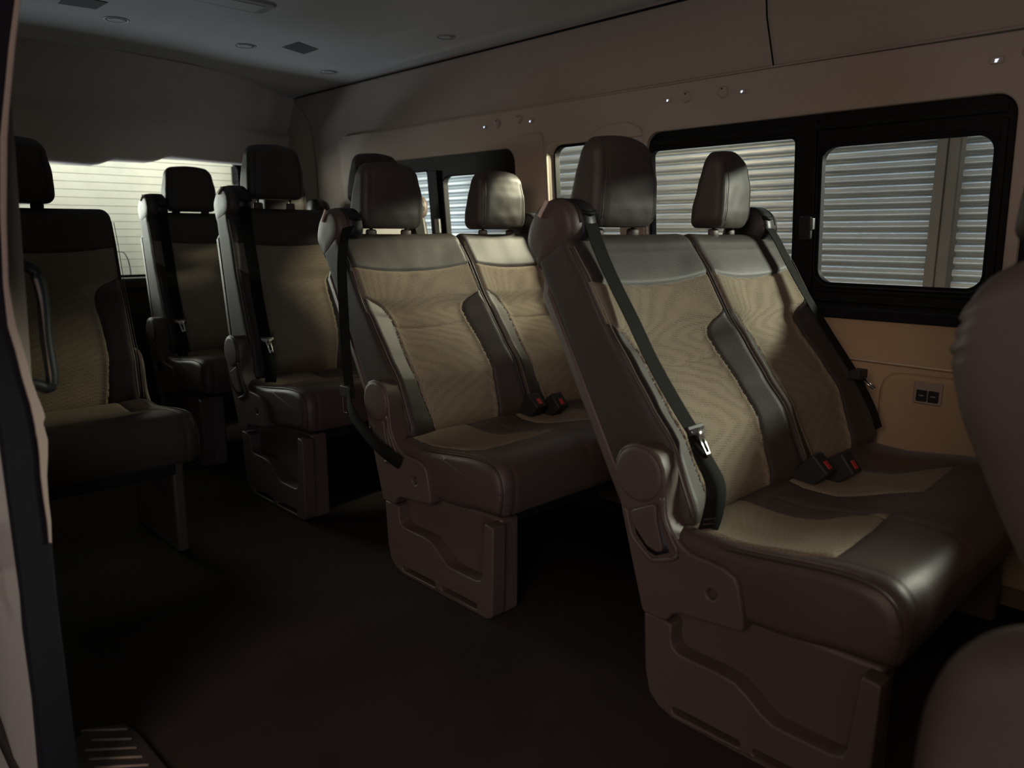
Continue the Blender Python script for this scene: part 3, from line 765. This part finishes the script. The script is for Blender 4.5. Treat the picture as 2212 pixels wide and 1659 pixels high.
struct('wall_rear_header', g.add(vs, fs), HEADER, smooth=True)
# D-pillar trim between the header and the side wall
def dp(z): return interp([(-.3, -4.17), (.2, -4.15), (.405, -4.13), (.586, -4.137), (.68, -4.18), (.75, -4.28), (.80, -4.36)], z)
g = Geo(); zl = lin(-1.05, .80, 40); vs = []
for z in zl:
    xe = dp(z)
    for k in range(9):
        a = k/8
        vs.append((xe-.30*a, wy(z, .012)-.10*a**1.5-.20*a**6, z))
fs = [(i*9+j, i*9+j+1, (i+1)*9+j+1, (i+1)*9+j) for i in range(len(zl)-1) for j in range(8)]
struct('trim_10', g.add(vs, fs), TRIMC, smooth=True)
# tailgate with the rear window
def rearfn(y, z, o): return (-4.50+o-.02*z, y, z)
ry = rrect(.50, 2.09, -.238, .42, .05)
struct('wall_rear', plate([(.1, -1.05), (2.6, -1.05), (2.6, .80), (.1, .80)], [ry], -.03, .03, fn=rearfn), DARKPL, smooth='auto')
w5 = struct('window_5', plate(rrect(.49, 2.10, -.248, .43, .055), [rrect(.52, 2.07, -.225, .405, .05)], -.01, .012, fn=rearfn), RUBBER, bevel=.003)
gx = Geo().add([rearfn(a, b, 0) for a, b in ry], [tuple(range(len(ry)))]); obj('pane', gx, GLASS, w5, smooth=False)
for k in range(15):
    z = .385-.0405*k
    obj('heating_line', Geo().tube([rearfn(.51, z, .002), rearfn(2.08, z, .002)], .0011, 4), GREYPL, w5)
struct('trim_11', plate([(.3, -.30), (2.3, -.30), (2.3, -.238), (.3, -.238)], [], .03, .10, fn=rearfn), DARKPL, bevel=.01)
# near wall behind the sliding door, with its window, and in front of it
def nearfn(x, z, o): return (x, .262+.10*max(0, z)+o, z)
wn = rrect(-3.60, -2.35, -.16, .34, .05)
struct('wall_door_side', plate([(-4.7, -1.06), (-1.60, -1.06), (-1.60, .81), (-4.7, .81)], [wn], -.03, .02, fn=nearfn), WALLUP, smooth='auto')
w6 = struct('window_6', plate(rrect(-3.62, -2.33, -.18, .36, .055), [rrect(-3.56, -2.39, -.13, .31, .04)], -.02, .0, fn=nearfn), PIANO)
obj('pane', Geo().add([nearfn(a, b, -.01) for a, b in wn], [tuple(range(len(wn)))]), GLASS, w6, smooth=False)
struct('wall_front', Geo().box(XF, XF+.05, .1, 2.6, -1.12, .82), WALLUP)
struct('wall_door_side_front', Geo().box(.95, XF, .22, .27, -1.12, .82), WALLUP)

# door pillar at the left ----------------------------------------------------
XP = -1.45
def strip(Lp, Rp, x0, th, name, m, bevel=.004):
    """vertical strip between two (y,z) polylines; extruded along x"""
    g = plate(Rp+list(reversed(Lp)), [], x0, x0-th, fn=lambda y, z, o: (o, y, z)); return struct(name, g, m, bevel=bevel)
R_ = [(0.3480, 0.4120), (0.3350, 0.3560), (0.3200, 0.2860), (0.3000, 0.1810), (0.2940, 0.1450), (0.2790, 0.0170), (0.2710, -0.0830), (0.2740, -0.1510), (0.2810, -0.1930), (0.2850, -0.2340), (0.2920, -0.2700), (0.2950, -0.2830), (0.2980, -0.2970), (0.2990, -0.3070), (0.2960, -0.3140), (0.2950, -0.3190), (0.2960, -0.3240), (0.2970, -0.3330), (0.2990, -0.3460), (0.2960, -0.3750), (0.2910, -0.4100), (0.2890, -0.4520), (0.2890, -0.4910), (0.2860, -0.5300)]
L_ = [(0.3400, 0.4100), (0.3280, 0.3550), (0.3120, 0.2850), (0.2920, 0.1800), (0.2850, 0.1450), (0.2730, 0.0380), (0.2640, -0.0820), (0.2630, -0.1500), (0.2690, -0.1910), (0.2730, -0.2330), (0.2780, -0.2680), (0.2800, -0.2800), (0.2810, -0.2950), (0.2820, -0.3050), (0.2820, -0.3120), (0.2830, -0.3170), (0.2830, -0.3210), (0.2830, -0.3300), (0.2840, -0.3440), (0.2840, -0.3720), (0.2820, -0.4090), (0.2820, -0.4500), (0.2830, -0.4900), (0.2820, -0.5290)]
strip(L_, R_, XP, .005, 'trim_12', BEIGEPL, bevel=.001)
Lk = [(0.2770, 0.3960), (0.2320, 0.0020), (0.2250, -0.2170), (0.2330, -0.3180), (0.2320, -0.4330), (0.2330, -0.5490), (0.2310, -0.6820), (0.2310, -0.8200), (0.2290, -0.9430), (0.2280, -1.0780)]
Rk = [(0.3430, 0.4110), (0.3300, 0.3550), (0.3150, 0.2850), (0.2940, 0.1800), (0.2880, 0.1450), (0.2750, 0.0380), (0.2660, -0.0830), (0.2670, -0.1510), (0.2730, -0.1920), (0.2760, -0.2330), (0.2820, -0.2690), (0.2840, -0.3050), (0.2840, -0.3310), (0.2860, -0.3850), (0.2830, -0.4500), (0.2860, -0.4910), (0.2880, -0.5310), (0.2850, -0.6560), (0.2850, -0.7730), (0.2860, -0.9250), (0.2860, -1.0340)]
strip(Lk, Rk, XP-.0055, .06, 'trim_13', RUBBER, bevel=.004)
# outer body panel behind the weather strip
pb = [(.02, -.33), (.236, -.33), (.236, -1.3), (.02, -1.3)]
g = Geo(); rgs = []
for z in lin(-1.35, .8, 44):
    bow = .0 if z < -.3 else .10*max(0, z)
    rgs.append([(x, .232+bow-.10*((-1.47-x)/3.2)**2*0-.012*math.sin(min(math.pi, max(0, (-1.47-x)*8))), z) for x in lin(-1.47, -4.7, 30)])
g.add([p for r in rgs for p in r], [(i*30+j, i*30+j+1, (i+1)*30+j+1, (i+1)*30+j) for i in range(43) for j in range(29)])
struct('wall_body_panel', g, PAINT, smooth=True)
# door rail and hinge arm on the body side
t = thing('door_rail', 'dark horizontal slide rail on the white body side at the far left edge', 'rail', (-1.9, .21, -.385))
obj('rail', Geo().box(-2.6, -1.56, .205, .222, -.392, -.372), RUBBER, t, bevel=.004)
obj('rail_lip', Geo().box(-2.6, -1.56, .190, .205, -.394, -.389), PAINT, t, bevel=.002)
t = thing('door_hinge_bracket', 'dark rounded door hinge bracket low on the white body side', 'hinge', (-1.62, .20, -.57))
obj('bracket', plate(rrect(-1.70, -1.60, -.625, -.545, .03), [], .165, .222), DARKPL, t, bevel=.012)
obj('roller', Geo().tube([(-1.63, .18, -.61), (-1.63, .14, -.61)], .018, 16), DARKPL, t, bevel=.003)

# grab handle
t = thing('grab_handle', 'black grab handle with a pale stripe on the door pillar at the left', 'handle', (-1.65, .33, -.17))
hp = smoothpts([(-1.65, .300, -.060), (-1.65, .330, -.058), (-1.65, .352, -.072), (-1.65, .360, -.12), (-1.65, .358, -.20), (-1.65, .360, -.275), (-1.65, .350, -.292), (-1.65, .330, -.283), (-1.65, .300, -.275)], 6)
obj('grip', Geo().tube(hp, .0115, 12), DARKPL, t)
cs = smoothpts([(-1.641, .351, -.083), (-1.641, .357, -.13), (-1.641, .357, -.21), (-1.641, .358, -.284)], 6)
obj('pale_stripe', Geo().ribbon(cs, [(0, .0040, 0)]*len(cs), .003), STRIPE, t)
for z in (-.065, -.275):
    obj('mount', Geo().tube([(-1.66, .285, z), (-1.66, .315, z)], [.030, .024], 18), DARKPL, t, bevel=.004)

# step at the door
t = thing('door_step_plate', 'ribbed dark step plate on the floor at the lower left', 'step', (-1.62, .39, -1.05))
obj('plate', plate([(-1.648, 0.321), (-1.677, 0.351), (-1.636, 0.417), (-1.585, 0.428), (-1.425, 0.432), (-1.301, 0.433), (-1.463, 0.265)], [], -1.0495, -1.040, fn=lambda x, y, o: (x, y, o)), STEP, t, bevel=.004)
for a, b in [((-1.671, 0.34), (-1.609, 0.413)), ((-1.623, 0.347), (-1.569, 0.409)), ((-1.597, 0.328), (-1.533, 0.407)), ((-1.562, 0.326), (-1.496, 0.406)), ((-1.527, 0.327), (-1.462, 0.406)), ((-1.489, 0.329), (-1.427, 0.404))]:
    obj('rib', Geo().tube([(a[0], a[1], -1.0395), (b[0], b[1], -1.0395)], .0028, 6), BEIGEPL, t)

# ------------------------------------------------------------------ ceiling fittings
def ceil_z(x, y): return .792+.012*math.sin(math.pi*(y-.1)/2.32)-(0 if x > -3.9 else .08*((-3.9-x)/.85)**2)
k_ = .795/.8
def round_light(x, y, label, r=.046):
    x *= k_; y *= k_; z = ceil_z(x, y)
    t = thing('ceiling_light', label, 'ceiling light', (x, y, z), 'round ceiling lights')
    def circ(rr, h): return [(x+rr*math.cos(a), y+rr*math.sin(a), z-h) for a in (2*math.pi*i/40 for i in range(40))]
    obj('trim_ring', Geo().loft([circ(r, -.002), circ(r, .001), circ(r*.96, .0025), circ(r*.86, .002), circ(r*.82, .0005)], cap=False), GREYPL, t)
    obj('lens', Geo().loft([circ(r*.80, .0005), circ(r*.5, .0012), circ(r*.1, .0012)]), HEADLINER, t)
    obj('inner_ring', Geo().tube(circ(r*.52, .0012), .0010, 6, close=True), GREYPL, t)
round_light(-3.325, 1.085, 'round ceiling light at the far left, above the dark single seat')
round_light(-3.375, 1.628, 'round ceiling light between the two dark speaker covers')
round_light(-3.577, 2.162, 'round ceiling light nearest the rear corner by the window wall')
round_light(-2.62, 2.146, 'faint round ceiling light nearest the camera, beside the roof joint', .040)
def speaker(pts, label):
    P = [(a*k_, b*k_) for a, b in pts]; z = ceil_z(P[0][0], P[0][1])
    t = thing('ceiling_speaker', label, 'speaker cover', (sum(p[0] for p in P)/4, sum(p[1] for p in P)/4, z), 'speaker covers in the ceiling')
    obj('grille', plate([p for p in P], [], z-.0015, z+.004, fn=lambda x, y, o: (x, y, o)), SPK, t, bevel=.003)
speaker([(-3.281, 1.749), (-3.137, 1.754), (-3.203, 1.916), (-3.345, 1.914)], 'dark rectangular speaker cover in the ceiling near the middle lights')
speaker([(-3.242, .863), (-3.10, .86), (-3.102, .991), (-3.225, .985)], 'dark rectangular speaker cover at the top left picture edge')
t = thing('dome_lamp', 'long rectangular dome lamp in the ceiling at the top picture edge', 'ceiling lamp', (-2.78*k_, 1.30, .79))
zc_ = ceil_z(-2.78, 1.34)
obj('housing', plate([(a*k_, b*k_) for a, b in [(-2.83, 1.17), (-2.855, 1.19), (-2.855, 1.42), (-2.83, 1.445), (-2.73, 1.445), (-2.705, 1.42), (-2.705, 1.19), (-2.73, 1.17)]], [], zc_-.007, zc_+.006, fn=lambda x, y, o: (x, y, o)), GREYPL, t, bevel=.005)
obj('lens', plate([(-2.815, 1.19), (-2.815, 1.40), (-2.725, 1.40), (-2.725, 1.19)], [], zc_-.009, zc_-.006, fn=lambda x, y, o: (x, y, o)), HEADLINER, t, bevel=.004)

# reading-light buttons and plugs on the side wall
def button(x, z, label, big=1):
    t = thing('reading_light_switch', label, 'light switch', (x, wy(z, -.006), z), 'small lit switches above the windows')
    obj('bezel', wallplate(rrect(x-.016*big, x+.016*big, z-.007*big, z+.010*big, .003, 3), [], -.009, 0), TRIMC, t, bevel=.0015)
    obj('led', wallplate([(x-.004*big, z-.004*big), (x+.001, z-.004*big), (x+.003, z+.001), (x+.005*big, z+.004*big), (x-.003*big, z+.004*big)], [], -.0105, -.008), BULB, t)
for x, z, l, b in ((-1.65, .461, 'small lit switch left of the two wall dimples above the near headrests', .8), (-1.361, .455, 'small lit switch right of the two wall dimples, left of the headliner joint', .8),
                (-2.619, .462, 'small lit switch furthest to the rear, above the rear sliding window', .8), (-2.333, .458, 'small lit switch above the pillar left of the narrow window', .8), (-.633, .441, 'lit switch in a framed plate near the top right picture corner', 1.0)):
    button(x, z, l, b)
def plug(x, z, label):
    t = thing('wall_plug', label, 'cap', (x, wy(z, -.006), z), 'round caps above the windows')
    def c(r, h, dz=0): return [wallfn(x+r*math.cos(a), z+dz+r*math.sin(a), -h) for a in (2*math.pi*i/24 for i in range(24))]
    obj('cap', Geo().loft([c(.020, .002), c(.018, .007), c(.012, .011), c(.003, .012)]), TRIMC, t)
    obj('hole', Geo().loft([c(.003, .0125, .010), c(.0028, .009, .010)]), DARKPL, t)
for x, z, l in ((-1.575, .464, 'round wall cap beside the left lit switch above the near headrests'), (-1.433, .463, 'round wall cap beside the right lit switch above the near headrests'), (-2.539, .47, 'round wall cap nearest the rear, above the rear sliding window'), (-2.404, .474, 'round wall cap above the pillar between rear and narrow windows'), (-.56, .455, 'round wall cap at the right picture edge')):
    plug(x, z, l)

# ------------------------------------------------------------------ outside
struct('ground', Geo().box(-9, 5, -5, 7, -1.5, -1.42), CONC)
def shutter(x0, x1, y, label):
    g = Geo(); per = .047; n = int(2.9/per); vs = []; m = 12
    prof = []
    for i in range(n*m+1):
        z = -1.30+per*i/m; ph = (i % m)/m
        prof.append((y+.0125*math.cos(2*math.pi*ph)+.0045*math.cos(4*math.pi*ph), z))
    nx = 14
    for (yy, z) in prof:
        for x in lin(x0, x1, nx): vs.append((x, yy+.003*noise(Vector((x*3, z*3, 0))), z))
    for (yy, z) in prof:
        pass
    fs = [(i*nx+j, i*nx+j+1, (i+1)*nx+j+1, (i+1)*nx+j) for i in range(len(prof)-1) for j in range(nx-1)]
    g.add(vs, fs)
    return tag(obj('roller_shutter', g, STEEL, smooth=True), label, 'shutter')
shutter(-7.5, -1.03, 3.30, 'wide corrugated grey metal roller shutter left of the steel post outside')
shutter(-.955, -.45, 3.31, 'corrugated metal roller shutter right of the steel post outside')
t = thing('shutter_post', 'vertical dark steel post between the two roller shutters outside', 'post', (-1.0, 3.28, -1.42))
obj('guide_rail', Geo().box(-1.044, -1.008, 3.262, 3.285, -1.42, 1.6), POST, t, bevel=.003)
obj('cover_strip', Geo().box(-1.004, -.965, 3.268, 3.292, -1.42, 1.6), POST, t, bevel=.003)
struct('wall_outside_shutter_side', Geo().box(-7.5, -.45, 3.36, 3.42, -1.42, 2.4), CONC)
struct('wall_outside_rear', Geo().box(-6.75, -6.65, -3, 7, -1.42, 3.2), REARW)
t = thing('wall_box', 'black rectangular box on a grey bracket seen through the rear window', 'box', (-6.6, 3.02, .46))
obj('housing', Geo().box(-6.65, -6.45, 3.00, 3.32, .42, .575), RUBBER, t, bevel=.01)
obj('bracket', Geo().box(-6.65, -6.52, 3.01, 3.30, .20, .42), POST, t, bevel=.008)
(obj('antenna_wire', Geo().tube(smoothpts([(-4.505, 1.36, -.10), (-4.505, 1.392, -.105), (-4.505, 1.412, -.14), (-4.505, 1.42, -.19), (-4.505, 1.42, -.245)], 6), .003, 6), DARKPL, w5))
